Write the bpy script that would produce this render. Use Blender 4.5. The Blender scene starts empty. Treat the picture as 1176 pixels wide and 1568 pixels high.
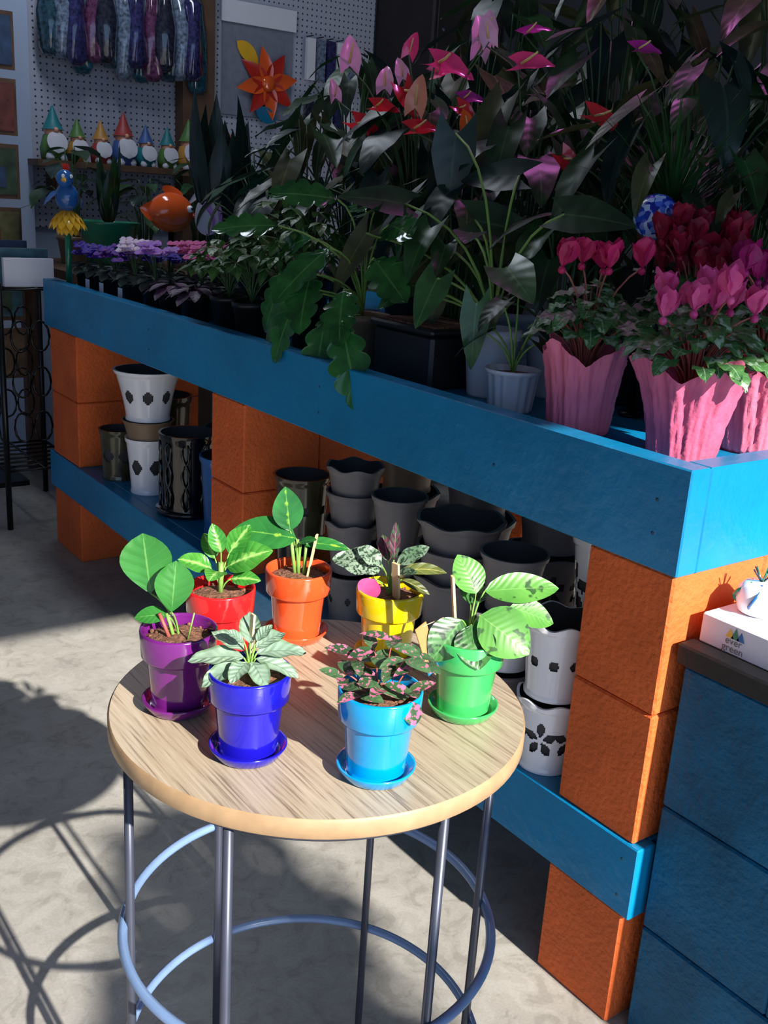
import bpy, math, random
from mathutils import Vector, Matrix, noise
V=Vector
pi=math.pi
R=random.Random(7)
sc=bpy.context.scene
# ------------------------------------------------------------ materials
def lin(c):
    return tuple(((x/255)/12.92 if x/255<=.04045 else ((x/255+.055)/1.055)**2.4) for x in c)
def newmat(name):
    m=bpy.data.materials.new(name); m.use_nodes=True
    nt=m.node_tree; b=nt.nodes['Principled BSDF']; return m,nt,b
def rgba(c): return (c[0],c[1],c[2],1)
def N(nt,t,**k):
    n=nt.nodes.new(t)
    for a,b in k.items():
        if a.startswith('i_'):
            n.inputs[a[2:].replace('_',' ')].default_value=b
        else: setattr(n,a,b)
    return n
def ramp(nt,fac,stops):
    r=nt.nodes.new('ShaderNodeValToRGB'); cr=r.color_ramp
    while len(cr.elements)<len(stops): cr.elements.new(.5)
    for e,(p,c) in zip(cr.elements,stops): e.position=p; e.color=rgba(c) if len(c)==3 else c
    nt.links.new(fac,r.inputs[0]); return r
def paint(name,c,rough=.5,var=.12,scale=8,bump=.0,bscale=60,metal=0,coat=0,dirt=None,trans=0,tl=0,spec=None,chip=None):
    m,nt,b=newmat(name)
    tc=N(nt,'ShaderNodeTexCoord'); no=N(nt,'ShaderNodeTexNoise',i_Scale=scale,i_Detail=6.)
    nt.links.new(tc.outputs['Object'],no.inputs['Vector'])
    lo=tuple(x*(1-var) for x in c); hi=tuple(min(1,x*(1+var)) for x in c)
    st=[(.3,lo),(.7,hi)]
    if dirt: st=[(.0,dirt),(.32,lo),(.7,hi)]
    r=ramp(nt,no.outputs[0],st); colo=r.outputs[0]
    if chip:
        nc=N(nt,'ShaderNodeTexNoise',i_Scale=45.,i_Detail=5.,i_Roughness=.7); nt.links.new(tc.outputs['Object'],nc.inputs['Vector'])
        rc=ramp(nt,nc.outputs[0],[(.71,(0,0,0)),(.73,(1,1,1))]); mx=N(nt,'ShaderNodeMix',data_type='RGBA'); nt.links.new(rc.outputs[0],mx.inputs[0]); nt.links.new(colo,mx.inputs[6]); mx.inputs[7].default_value=rgba(chip); colo=mx.outputs[2]
    nt.links.new(colo,b.inputs['Base Color'])
    b.inputs['Roughness'].default_value=rough; b.inputs['Metallic'].default_value=metal
    b.inputs['Coat Weight'].default_value=coat
    if spec is not None: b.inputs['Specular IOR Level'].default_value=spec
    if trans: b.inputs['Transmission Weight'].default_value=trans
    if bump:
        n2=N(nt,'ShaderNodeTexNoise',i_Scale=bscale,i_Detail=4.); nt.links.new(tc.outputs['Object'],n2.inputs['Vector'])
        bp=N(nt,'ShaderNodeBump',i_Strength=bump,i_Distance=.004); nt.links.new(n2.outputs[0],bp.inputs['Height'])
        nt.links.new(bp.outputs[0],b.inputs['Normal'])
    if tl:
        t=N(nt,'ShaderNodeBsdfTranslucent'); nt.links.new(r.outputs[0],t.inputs[0]); ms=N(nt,'ShaderNodeMixShader'); ms.inputs[0].default_value=tl
        nt.links.new(b.outputs[0],ms.inputs[1]); nt.links.new(t.outputs[0],ms.inputs[2]); nt.links.new(ms.outputs[0],nt.nodes['Material Output'].inputs[0])
    return m
def leafmat(name,base,base2=None,vein=None,nv=0,edge=None,spot=None,sscale=6,sthr=.55,rough=.35,mid=.07,trans=.2,bump=.3,vs=None,cen=None,cw=.4):
    m,nt,b=newmat(name); L=nt.links
    base2=base2 or tuple(x*.7 for x in base)
    uv=N(nt,'ShaderNodeUVMap'); se=N(nt,'ShaderNodeSeparateXYZ'); L.new(uv.outputs[0],se.inputs[0])
    def M(op,a,b_=None,clamp=False):
        n=nt.nodes.new('ShaderNodeMath'); n.operation=op; n.use_clamp=clamp
        for i,x in enumerate((a,b_)):
            if x is None: continue
            if isinstance(x,(int,float)): n.inputs[i].default_value=x
            else: L.new(x,n.inputs[i])
        return n.outputs[0]
    s=M('MULTIPLY',M('ABSOLUTE',M('SUBTRACT',se.outputs[0],.5)),2.)
    tc=N(nt,'ShaderNodeTexCoord'); no=N(nt,'ShaderNodeTexNoise',i_Scale=22.,i_Detail=3.); L.new(tc.outputs['Object'],no.inputs['Vector'])
    col=ramp(nt,no.outputs[0],[(.35,base2),(.65,base)]).outputs[0]
    def mix(f,a,c):
        n=nt.nodes.new('ShaderNodeMix'); n.data_type='RGBA'; L.new(f,n.inputs[0]); L.new(a,n.inputs[6]); n.inputs[7].default_value=rgba(c); return n.outputs[2]
    if cen:
        n9=N(nt,'ShaderNodeTexNoise',i_Scale=120.,i_Detail=3.); L.new(tc.outputs['Object'],n9.inputs['Vector'])
        col=mix(M('MULTIPLY',M('SUBTRACT',M('ADD',cw-.5,n9.outputs[0]),s),5.,True),col,cen)
    if spot:
        sn=N(nt,'ShaderNodeTexNoise',i_Scale=float(sscale),i_Detail=2.); 
        L.new(tc.outputs['Object'],sn.inputs['Vector'])
        f=M('MULTIPLY',M('SUBTRACT',sn.outputs[0],sthr),18.,True); col=mix(f,col,spot)
    if edge: col=mix(M('MULTIPLY',M('SUBTRACT',s,.72),6.,True),col,edge)
    h=None
    vc=vein or tuple(min(1,x*1.6+.01) for x in base)
    if nv:
        ph=M('SINE',M('MULTIPLY',M('SUBTRACT',se.outputs[1],M('MULTIPLY',s,.22)),nv*2*pi))
        vm=M('MULTIPLY',M('SUBTRACT',ph,.93),12.,True)
        col=mix(M('MULTIPLY',vm,vs or (.3 if vein else .2)),col,vc); h=ph
    mm=M('MULTIPLY',M('SUBTRACT',mid,s),30.,True); col=mix(M('MULTIPLY',mm,.6),col,vc)
    L.new(col,b.inputs['Base Color']); b.inputs['Roughness'].default_value=rough
    if h is not None and bump:
        bp=N(nt,'ShaderNodeBump',i_Strength=bump,i_Distance=.0006); L.new(h,bp.inputs['Height']); bp.invert=True; L.new(bp.outputs[0],b.inputs['Normal'])
    if trans:
        tr=N(nt,'ShaderNodeBsdfTranslucent'); L.new(col,tr.inputs[0]); ms=N(nt,'ShaderNodeMixShader'); ms.inputs[0].default_value=trans
        out=nt.nodes['Material Output']; L.new(b.outputs[0],ms.inputs[1]); L.new(tr.outputs[0],ms.inputs[2]); L.new(ms.outputs[0],out.inputs[0])
    return m
# ------------------------------------------------------------ mesh builder
class MB:
    def __init__(s): s.v=[];s.f=[];s.m=[];s.uv=[];s.mats=[];s.sm=[]
    def mi(s,m):
        if m not in s.mats: s.mats.append(m)
        return s.mats.index(m)
    def face(s,idx,m,uv=None,smooth=True):
        s.f.append(idx); s.m.append(s.mi(m)); s.uv.append(uv or [(0,0)]*len(idx)); s.sm.append(smooth)
    def box(s,c,d,m,rz=0,bev=0,rot=None):
        c=V(c); M3=rot or Matrix.Rotation(rz,3,'Z'); hx,hy,hz=d[0]/2,d[1]/2,d[2]/2
        b=min(bev,hx*.9,hy*.9,hz*.9)
        if b<=0:
            o=len(s.v)
            for x in(-hx,hx):
                for y in(-hy,hy):
                    for z in(-hz,hz): s.v.append(c+M3@V((x,y,z)))
            for q in((0,1,3,2),(4,6,7,5),(0,4,5,1),(2,3,7,6),(0,2,6,4),(1,5,7,3)): s.face([o+i for i in q],m,smooth=False)
            return
        o=len(s.v); idx={}
        for sx in(-1,1):
            for sy in(-1,1):
                for sz in(-1,1):
                    for a in range(3):
                        p=[sx*(hx-b),sy*(hy-b),sz*(hz-b)]; p[a]=(sx*hx,sy*hy,sz*hz)[a]
                        idx[(sx,sy,sz,a)]=len(s.v); s.v.append(c+M3@V(p))
        for a in range(3):
            u,w=(a+1)%3,(a+2)%3
            for sg in(-1,1):
                q=[]
                for (su,sw) in((-1,-1),(1,-1),(1,1),(-1,1)):
                    k=[0,0,0];k[a]=sg;k[u]=su;k[w]=sw; q.append(idx[(*k,a)])
                if sg<0:q.reverse()
                s.face(q,m,smooth=False)
        for a in range(3):
            u,w=(a+1)%3,(a+2)%3
            for su in(-1,1):
                for sw in(-1,1):
                    k0=[0,0,0];k0[u]=su;k0[w]=sw;k1=list(k0);k0[a]=-1;k1[a]=1
                    q=[idx[(*k0,u)],idx[(*k1,u)],idx[(*k1,w)],idx[(*k0,w)]]
                    if su*sw<0:q.reverse()
                    s.face(q,m,smooth=False)
        for sx in(-1,1):
            for sy in(-1,1):
                for sz in(-1,1):
                    q=[idx[(sx,sy,sz,a)] for a in range(3)]
                    if sx*sy*sz<0:q.reverse()
                    s.face(q,m,smooth=False)
    def lathe(s,c,prof,m,n=40,mod=None,hole=None,rot=None,smooth=True):
        c=V(c); o=len(s.v); k=len(prof)
        for (r,z) in prof:
            for j in range(n):
                th=2*pi*j/n; rr,zz=(mod(th,r,z) if mod else (r,z)); p=V((rr*math.cos(th),rr*math.sin(th),zz))
                if rot: p=rot@p
                s.v.append(c+p)
        for i in range(k-1):
            for j in range(n):
                th=2*pi*(j+.5)/n
                if hole and hole(th,(prof[i][1]+prof[i+1][1])/2,i): continue
                j2=(j+1)%n
                s.face([o+i*n+j,o+i*n+j2,o+(i+1)*n+j2,o+(i+1)*n+j],m,[(j/n,i/k),((j+1)/n,i/k),((j+1)/n,(i+1)/k),(j/n,(i+1)/k)],smooth)
    def tube(s,pts,r,m,n=6,closed=False,r2=None):
        pts=[V(p) for p in pts]; k=len(pts); o=len(s.v); up=V((0,0,1))
        for i,p in enumerate(pts):
            a=pts[(i-1)%k] if (closed or i>0) else p; b=pts[(i+1)%k] if (closed or i<k-1) else p
            t=(b-a).normalized(); q=up if abs(t.z)<.95 else V((1,0,0)); x=t.cross(q).normalized(); y=x.cross(t)
            rr=r if r2 is None else r+(r2-r)*i/(k-1)
            for j in range(n):
                th=2*pi*j/n; s.v.append(p+x*(rr*math.cos(th))+y*(rr*math.sin(th)))
        for i in range(k if closed else k-1):
            i2=(i+1)%k
            for j in range(n):
                j2=(j+1)%n; s.face([o+i*n+j,o+i*n+j2,o+i2*n+j2,o+i2*n+j],m)
        if not closed:
            s.face([o+j for j in range(n)][::-1],m,smooth=False); s.face([o+(k-1)*n+j for j in range(n)],m,smooth=False)
    def ball(s,c,r,m,n=16,sc=(1,1,1),rot=None):
        pr=[(math.sin(pi*i/(n//2))*1+1e-5,-math.cos(pi*i/(n//2))) for i in range(n//2+1)]
        M3=(rot or Matrix.Identity(3))@Matrix.Diagonal((r*sc[0],r*sc[1],r*sc[2])); s.lathe(c,pr,m,n,rot=M3)
    def leaf(s,p,d,L,W,m,up=(0,0,1),curl=.5,fold=.15,shape='ovate',nl=8,nw=4,wav=0,cup=0):
        p=V(p); d=V(d).normalized(); up=V(up)
        side=d.cross(up)
        if side.length<1e-3: side=d.cross(V((0,1,0)))
        side.normalize(); n=side.cross(d).normalized(); o=len(s.v); pos=p.copy(); ph=R.random()*6
        for i in range(nl+1):
            t=i/nl; a=curl*t; dr=d*math.cos(a)-n*math.sin(a); nn=n*math.cos(a)+d*math.sin(a)
            if i: pos=pos+dr*(L/nl)
            if shape=='ovate': w=math.sin(pi*min(1,t**.85))**.75 if 0<t<1 else 0
            elif shape=='obovate': w=math.sin(pi*min(1,t**1.25))**.7 if 0<t<1 else 0
            elif shape=='heart': w=(max(0,1-t)**.75)*(.72+.55*min(1,t*3))*.9
            elif shape=='lance': w=math.sin(pi*t**.7)**1. if t<1 else 0
            elif shape=='strap': w=min(1,.35+3*t)*(1-t**4)
            elif shape=='round': w=math.sqrt(max(0,1-(2*t-1)**2))
            elif shape=='lobed': w=(math.sin(pi*min(1,t**.8))**.6 if 0<t<1 else 0)*(.66+.34*abs(math.cos(4.5*pi*t))**.7)
            elif shape=='petal': w=math.sin(pi*min(1,t**1.5)*.93+.07*pi)**.8 if t<1 else .12
            else: w=1
            w=max(w,.02)*W/2
            for j in range(nw+1):
                u=2*j/nw-1; au=abs(u); q=pos+side*(w*u)+nn*(fold*w*au*au-cup*w*(1-au))
                if shape=='heart': q=q-dr*(L*.28*au**1.3*(1-t)**3)
                if shape=='lobed': q=q+dr*(L*.07*au*au)
                if wav: q=q+nn*(wav*W*au*math.sin(t*14+ph+u*2))
                s.v.append(q)
        for i in range(nl):
            for j in range(nw):
                a=o+i*(nw+1)+j
                s.face([a,a+1,a+nw+2,a+nw+1],m,[(j/nw,i/nl),((j+1)/nw,i/nl),((j+1)/nw,(i+1)/nl),(j/nw,(i+1)/nl)])
        return pos
    def stalk(s,p0,p1,r,m,bow=.25,n=5,k=6):
        p0=V(p0);p1=V(p1); mid=(p0+p1)/2; h=V((p0.x,p0.y,p1.z)); ctl=mid.lerp(h,bow*2)
        pts=[]
        for i in range(k+1):
            t=i/k; pts.append(p0*(1-t)**2+ctl*(2*t*(1-t))+p1*t*t)
        s.tube(pts,r,m,n,r2=r*.75)
        return (pts[-1]-pts[-2]).normalized()
    def build(s,name,parent=None):
        me=bpy.data.meshes.new(name); me.from_pydata([tuple(v) for v in s.v],[],s.f)
        for m in s.mats: me.materials.append(m)
        me.polygons.foreach_set('material_index',s.m); me.polygons.foreach_set('use_smooth',s.sm)
        ul=me.uv_layers.new(name='UVMap'); flat=[c for u in s.uv for q in u for c in q]; ul.data.foreach_set('uv',flat)
        me.update(); ob=bpy.data.objects.new(name,me); sc.collection.objects.link(ob)
        if parent: ob.parent=parent
        return ob
# horizontal directions used for laying out foliage
RT=V((.8007,-.599,0)); AW=V((.599,.8007,0)); UP=V((0,0,1))
# ------------------------------------------------------------ material library
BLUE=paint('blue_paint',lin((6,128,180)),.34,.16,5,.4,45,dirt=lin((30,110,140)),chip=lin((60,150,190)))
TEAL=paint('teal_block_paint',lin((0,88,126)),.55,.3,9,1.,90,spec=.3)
ORANGE=paint('orange_block_paint',lin((220,102,48)),.7,.14,10,1.,110,spec=.3)
BLACKW=paint('black_wood',lin((22,22,24)),.5,.2,12,.5,60)
BLACKM=paint('black_metal',lin((18,18,20)),.35,.1,10,metal=.3)
BLACKP=paint('black_plastic',lin((20,21,23)),.4,.1,10)
WHITEP=paint('white_plastic',lin((215,220,230)),.35,.05,10)
WHITEC=paint('white_ceramic',lin((246,246,250)),.12,.03,10,coat=.5)
GREYC=paint('grey_ceramic',lin((112,108,110)),.45,.15,12)
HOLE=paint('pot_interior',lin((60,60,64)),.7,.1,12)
TANC=paint('tan_ceramic',lin((140,116,92)),.4,.12,12)
BLACKC=paint('black_ceramic',lin((14,16,22)),.12,.2,12,coat=.7)
BROWNC=paint('brown_ceramic',lin((62,60,40)),.2,.35,25,coat=.5)
SOIL=paint('potting_soil',lin((118,80,60)),.95,.6,160,1.,260)
STEMG=paint('green_stem',lin((120,160,74)),.5,.15,30)
STEMD=paint('dark_stem',lin((58,90,50)),.5,.15,30)
STEMR=paint('reddish_stem',lin((150,80,70)),.5,.15,30)
PALE=paint('pale_wood_stick',lin((228,196,150)),.6,.08,40)
STEEL=paint('grey_steel',lin((66,70,84)),.35,.08,20,metal=.3)
RINGM=paint('sunlit_ring_steel',lin((112,138,178)),.3,.08,20)  # leg steel lightened towards blue, painting in the light on the rings
WALLW=paint('wall_paint',lin((150,165,190)),.8,.05,2)
CEIL=paint('ceiling_paint',lin((110,105,100)),.9,.05,2)
POSTW=paint('dark_post_wood',lin((92,66,48)),.6,.3,14)
YEL=paint('yellow_glaze',lin((240,185,50)),.2,.1,12,coat=.4)
REDG=paint('red_glaze',lin((190,45,35)),.2,.1,12,coat=.4)
ORG=paint('orange_glaze',lin((235,95,40)),.15,.1,12,coat=.5)
BLG=paint('blue_glaze',lin((40,100,170)),.2,.15,12,coat=.5)
GRNG=paint('green_glaze',lin((30,120,85)),.2,.15,12,coat=.5)
SKIN=paint('figurine_skin',lin((225,160,130)),.4,.05,12)
def floor_mat():
    m,nt,b=newmat('polished_concrete'); L=nt.links
    tc=N(nt,'ShaderNodeTexCoord')
    n1=N(nt,'ShaderNodeTexNoise',i_Scale=1.8,i_Detail=8.,i_Roughness=.6); n2=N(nt,'ShaderNodeTexNoise',i_Scale=20.,i_Detail=4.,i_Roughness=.6,i_Distortion=1.2)
    n4=N(nt,'ShaderNodeTexNoise',i_Scale=220.,i_Detail=3.)
    n3=N(nt,'ShaderNodeTexNoise',i_Scale=5.,i_Detail=2.)
    for n in(n1,n2,n4,n3): L.new(tc.outputs['Object'],n.inputs['Vector'])
    r1=ramp(nt,n1.outputs[0],[(.3,lin((146,143,138))),(.7,lin((184,181,174)))])
    r2=ramp(nt,n2.outputs[0],[(.38,(.66,.65,.63)),(.45,(.88,.87,.85)),(.54,(.90,.89,.87)),(.575,(1,1,1))])
    mx=N(nt,'ShaderNodeMix',data_type='RGBA',blend_type='MULTIPLY'); mx.inputs[0].default_value=.7
    L.new(r1.outputs[0],mx.inputs[6]); L.new(r2.outputs[0],mx.inputs[7])
    r3=ramp(nt,n4.outputs[0],[(.3,(.82,.81,.8)),(.6,(1,1,1))])
    m2=N(nt,'ShaderNodeMix',data_type='RGBA',blend_type='MULTIPLY'); m2.inputs[0].default_value=.6
    L.new(mx.outputs[2],m2.inputs[6]); L.new(r3.outputs[0],m2.inputs[7])
    L.new(m2.outputs[2],b.inputs['Base Color'])
    rr=ramp(nt,n3.outputs[0],[(.35,(.32,.32,.32)),(.7,(.55,.55,.55))]); L.new(rr.outputs[0],b.inputs['Roughness'])
    return m
FLOOR=floor_mat()
def wood_mat(name,c1,c2,c3,ang,scale=1.):
    m,nt,b=newmat(name); L=nt.links
    tc=N(nt,'ShaderNodeTexCoord'); mp=N(nt,'ShaderNodeMapping'); mp.inputs['Rotation'].default_value=(0,0,ang); mp.inputs['Scale'].default_value=(110*scale,3.5*scale,40*scale)
    L.new(tc.outputs['Object'],mp.inputs['Vector'])
    n1=N(nt,'ShaderNodeTexNoise',i_Scale=3.,i_Detail=6.,i_Roughness=.6,i_Distortion=.3); L.new(mp.outputs[0],n1.inputs['Vector'])
    mp2=N(nt,'ShaderNodeMapping'); mp2.inputs['Rotation'].default_value=(0,0,ang); mp2.inputs['Scale'].default_value=(9*scale,.8*scale,9)
    L.new(tc.outputs['Object'],mp2.inputs['Vector']); n2=N(nt,'ShaderNodeTexNoise',i_Scale=2.,i_Detail=3.); L.new(mp2.outputs[0],n2.inputs['Vector'])
    r=ramp(nt,n1.outputs[0],[(.34,c1),(.46,c2),(.66,c3)])
    r2=ramp(nt,n2.outputs[0],[(.3,(.86,.84,.82)),(.7,(1,1,1))])
    mx=N(nt,'ShaderNodeMix',data_type='RGBA',blend_type='MULTIPLY'); mx.inputs[0].default_value=.8
    L.new(r.outputs[0],mx.inputs[6]); L.new(r2.outputs[0],mx.inputs[7]); L.new(mx.outputs[2],b.inputs['Base Color']); b.inputs['Roughness'].default_value=.42
    return m
OAK=wood_mat('oak_laminate',lin((130,114,96)),lin((174,158,136)),lin((192,178,156)),-.45)
OAKE=paint('oak_edge_band',lin((166,136,102)),.5,.2,30)
def peg_mat():
    m,nt,b=newmat('pegboard'); L=nt.links
    tc=N(nt,'ShaderNodeTexCoord'); sp=N(nt,'ShaderNodeSeparateXYZ'); L.new(tc.outputs['Object'],sp.inputs[0])
    def M(op,a,b_=0.):
        n=nt.nodes.new('ShaderNodeMath'); n.operation=op
        for i,x in enumerate((a,b_)):
            if isinstance(x,(int,float)): n.inputs[i].default_value=x
            else: L.new(x,n.inputs[i])
        return n.outputs[0]
    def q(o): return M('POWER',M('SUBTRACT',M('FRACT',M('DIVIDE',o,.0254)),.5),2.)
    d=M('ADD',q(sp.outputs[0]),q(sp.outputs[2])); r=ramp(nt,d,[(.018,lin((50,52,64))),(.035,lin((176,180,196)))])
    L.new(r.outputs[0],b.inputs['Base Color']); b.inputs['Roughness'].default_value=.6; return m
PEG=peg_mat()
# ------------------------------------------------------------ room shell
def slab(name,x0,x1,y0,y1,z0,z1,m,bev=0):
    b=MB(); b.box(((x0+x1)/2,(y0+y1)/2,(z0+z1)/2),(x1-x0,y1-y0,z1-z0),m,bev=bev); return b.build(name)
slab('floor',-3,4,-6,4.5,-.08,0,FLOOR)
slab('wall_back',-3,4,4.44,4.54,0,2.9,WALLW)
slab('wall_right',3.5,3.6,-1.34,4.44,0,2.9,paint('dark_wall_paint',lin((60,62,70)),.8,.1,2))
slab('wall_front',-3,3.6,-1.344,-1.244,2.2,2.9,WALLW)
slab('wall_left',-3.1,-3,-1.344,4.54,0,2.9,WALLW)
slab('ceiling',-3.1,3.6,-1.344,4.54,2.9,3.0,CEIL)
slab('trim_1',1.22,1.37,4.36,4.44,0,2.9,paint('white_trim_paint',lin((170,185,210)),.5,.05,3))
slab('trim_2',2.02,2.17,4.34,4.44,0,2.9,POSTW)
b=MB(); b.box((1.7,4.425,1.75),(.64,.012,1.6),PEG); b.build('pegboard')
b=MB(); b.box((2.62,4.425,1.75),(.88,.012,1.6),PEG); b.build('pegboard')
b=MB(); DKW=paint('dark_backdrop_wood',lin((34,28,30)),.6,.3,10); b.box((3.28,4.2,1.2),(.42,.46,2.4),DKW,bev=.01)  # added dark box with drawer fronts, put in to darken the pale back wall
for z in(.4,.9,1.4,1.9): b.box((3.28,3.965,z),(.38,.01,.44),DKW,bev=.004); b.ball((3.12,3.955,z),.012,STEEL,8)
b.build('dark_backdrop_box')
# ------------------------------------------------------------ concrete block shelf
X0=1.0255
b=MB()
def beam(x0,x1,y0,y1,z0,z1): b.box(((x0+x1)/2,(y0+y1)/2,(z0+z1)/2),(x1-x0,y1-y0,z1-z0),BLUE,bev=.002)
beam(X0,X0+.038,.743,3.21,.7075,.8494)
beam(X0+.0385,2.2,.743,.781,.7075,.8494)
beam(X0+.0385,2.2,.7815,3.21,.795,.82)
beam(X0+.0385,2.2,3.172,3.21,.7075,.79)
beam(X0,X0+.038,.735,3.20,.191,.3065)
beam(X0+.0385,1.42,.745,3.20,.28,.3065)
for y0,y1 in((.7485,.895),(1.90,2.055),(2.94,3.17)):
    for z0,z1 in((0,.19),(.307,.506),(.5075,.7065)):
        for x0,x1 in((X0+.004,X0+.2),(X0+.2015,X0+.40)):
            b.box(((x0+x1)/2,(y0+y1)/2,(z0+z1)/2),(x1-x0,y1-y0,z1-z0),ORANGE,bev=.003)
for y in(.85,2.0,3.05):
    b.box((2.0,y,.3535),(.2,.2,.706),ORANGE,bev=.003)
SCREW=paint('screw_head',lin((20,60,80)),.5,.1,10)
for y,z in((.79,.80),(.79,.755),(1.6,.80),(1.6,.75),(2.4,.8),(2.4,.75),(1.1,.77),(.76,.28),(.76,.22)):
    b.ball((X0,y,z),.0028,SCREW,8,(.3,1,1))
b.build('concrete_block_shelf')
# ------------------------------------------------------------ side counter with teal blocks
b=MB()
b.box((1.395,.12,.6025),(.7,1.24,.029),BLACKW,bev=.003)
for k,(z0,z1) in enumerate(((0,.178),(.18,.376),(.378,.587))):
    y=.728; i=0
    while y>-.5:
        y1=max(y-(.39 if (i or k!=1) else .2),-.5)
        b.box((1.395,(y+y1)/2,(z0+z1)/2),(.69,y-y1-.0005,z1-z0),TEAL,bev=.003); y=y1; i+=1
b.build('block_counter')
b=MB(); CARD=paint('white_card',lin((225,225,235)),.6,.03,6)
b.box((1.075+.14,.60,.6375),(.28,.26,.041),CARD,bev=.002)
for k,(dy,h) in enumerate(((.685,.013),(.677,.016),(.669,.013))):
    o=len(b.v); b.v+= [V((1.0742,dy+.006,.639)),V((1.0742,dy-.006,.639)),V((1.0742,dy,.639+h))]; b.face([o,o+1,o+2],(YEL,GRNG,BLG)[k],smooth=False)
box=b.build('gift_box')
tx=bpy.data.curves.new('lettering','FONT'); tx.body='ever\ngreen'; tx.size=.014; tx.align_x='CENTER'; tx.space_line=.7; tx.extrude=.0001
to=bpy.data.objects.new('lettering',tx); sc.collection.objects.link(to); to.rotation_euler=(pi/2,0,-pi/2); to.location=(1.0738,.678,.631); tx.materials.append(GREYC); to.parent=box
b=MB(); ox,oy=1.138,.693
b.lathe((ox,oy,.658),[(.001,0),(.02,.0),(.026,.004),(.03,.02),(.027,.035),(.02,.042),(.001,.044)],WHITEC,32)
for k in range(6):
    a=k*pi/3; pts=[V((ox,oy,.658))+V((math.cos(a+q*.6)*(.031*math.sin(pi*(.12+.76*q))+.002),math.sin(a+q*.6)*(.031*math.sin(pi*(.12+.76*q))+.002),.004+.038*q)) for q in [i/6 for i in range(7)]]
    b.tube(pts,.0022,(BLG,ORG,GRNG)[k%3],5)
for k in range(7): b.tube([(ox,oy,.70),(ox+.014*math.cos(k*1.3),oy+.014*math.sin(k*1.3),.718)],.0012,(STEEL,GRNG)[k%2],4)
b.build('glass_ornament')
# ------------------------------------------------------------ round side table
TC=(.527,.796); TZ=.64; TR=.215
b=MB()
b.lathe((TC[0],TC[1],0),[(.0001,TZ),(TR-.002,TZ)],OAK,96,smooth=False)
b.lathe((TC[0],TC[1],0),[(TR-.002,TZ),(TR,TZ-.002),(TR,TZ-.018),(TR-.002,TZ-.02)],OAKE,96)
b.lathe((TC[0],TC[1],0),[(TR-.002,TZ-.02),(.0001,TZ-.02)],OAK,96,smooth=False)
def ring(z,r,t,m): b.tube([(TC[0]+r*math.cos(a),TC[1]+r*math.sin(a),z) for a in [2*pi*i/96 for i in range(96)]],t,m,8,closed=True)
ring(.372,.204,.0055,RINGM); ring(.20,.204,.0055,RINGM); ring(.615,.2,.005,STEEL)
for k in range(6):
    a=math.radians(34+60*k); x=TC[0]+.196*math.cos(a); y=TC[1]+.196*math.sin(a)
    b.tube([(x,y,0.0),(x,y,.62)],.005,STEEL,10)
b.build('round_side_table')
# ------------------------------------------------------------ glazed mini pots on the table
def glaze(name,c): 
    m,nt,bs=newmat(name); bs.inputs['Base Color'].default_value=rgba(lin(c)); bs.inputs['Roughness'].default_value=.16; bs.inputs['Coat Weight'].default_value=.6
    tc=N(nt,'ShaderNodeTexCoord'); no=N(nt,'ShaderNodeTexNoise',i_Scale=30.); nt.links.new(tc.outputs['Object'],no.inputs['Vector'])
    r=ramp(nt,no.outputs[0],[(.3,tuple(x*.9 for x in lin(c))),(.7,lin(c))]); nt.links.new(r.outputs[0],bs.inputs['Base Color'])
    bp=N(nt,'ShaderNodeBump',i_Strength=.12,i_Distance=.002); nt.links.new(no.outputs[0],bp.inputs['Height']); nt.links.new(bp.outputs[0],bs.inputs['Normal']); return m
ZS=1.17
def minipot(b,c,m,s=1.):
    x,y=c; z=TZ
    pr=[(.0001,.0005),(.029*s,0.0005),(.031*s,.002),(.0365*s,.011),(.0368*s,.0125),(.035*s,.0128),(.031*s,.006),(.0265*s,.005),(.0272*s,.01),(.0315*s,.048),(.032*s,.0495),(.0362*s,.0503),(.0372*s,.052),(.0385*s,.073),(.038*s,.075),(.0362*s,.0752),(.0355*s,.073),(.034*s,.062)]
    b.lathe((x,y,z),[(r,zz*(ZS if zz>.013 else 1)) for r,zz in pr],m,64)
    def md(th,r,zz): return r,zz+.0016*noise.noise(V((r*180*math.cos(th),r*180*math.sin(th),x*50)))
    b.lathe((x,y,z+.011),[(.0345*s,.064),(.028*s,.0675),(.02*s,.069),(.012*s,.07),(.006*s,.07),(.0001,.07)],SOIL,40,mod=md)
    for i in range(60):
        a=R.random()*6.283; r=.031*s*math.sqrt(R.random()); b.ball((x+r*math.cos(a),y+r*math.sin(a),z+.079),.0012+.0014*R.random(),SOIL,6)
    return V((x,y,z+.0805))
def L3(v): return V(v[0]*RT+v[1]*AW+v[2]*UP)
def pl(b,s0,at,d,L,W,m,stem=STEMG,up=(0,-.6,.8),curl=.4,fold=.15,shape='ovate',sr=.0011,so=(0,0,0),bow=.25,nl=12,nw=8,wav=0):
    p0=s0+L3(so)-UP*.003; p1=s0+L3(at); b.stalk(p0,p1,sr,stem,bow); b.leaf(p1,L3(d),L,W,m,up=L3(up),curl=curl,fold=fold,shape=shape,nl=nl,nw=nw,wav=wav)
def stick(b,p0,p1,w=.004,m=PALE):
    p0=V(p0);p1=V(p1); d=(p1-p0); q=d.to_track_quat('Z','Y').to_matrix(); b.box((p0+p1)/2,(w*1.6,w*.5,d.length),m,rot=q)
G1=leafmat('glossy_green_leaf',lin((62,134,60)),lin((48,116,48)),lin((120,175,95)),6,rough=.25,trans=.22,vs=.1,bump=.25,mid=.05)
b=MB(); s=minipot(b,(.394,.853),glaze('purple_glaze',(104,28,112)))
pl(b,s,(-.028,.0,.042),(-.12,.05,1),.062,.050,G1,up=(.15,-1,.15),curl=-.1,fold=.12,shape='obovate')
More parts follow.
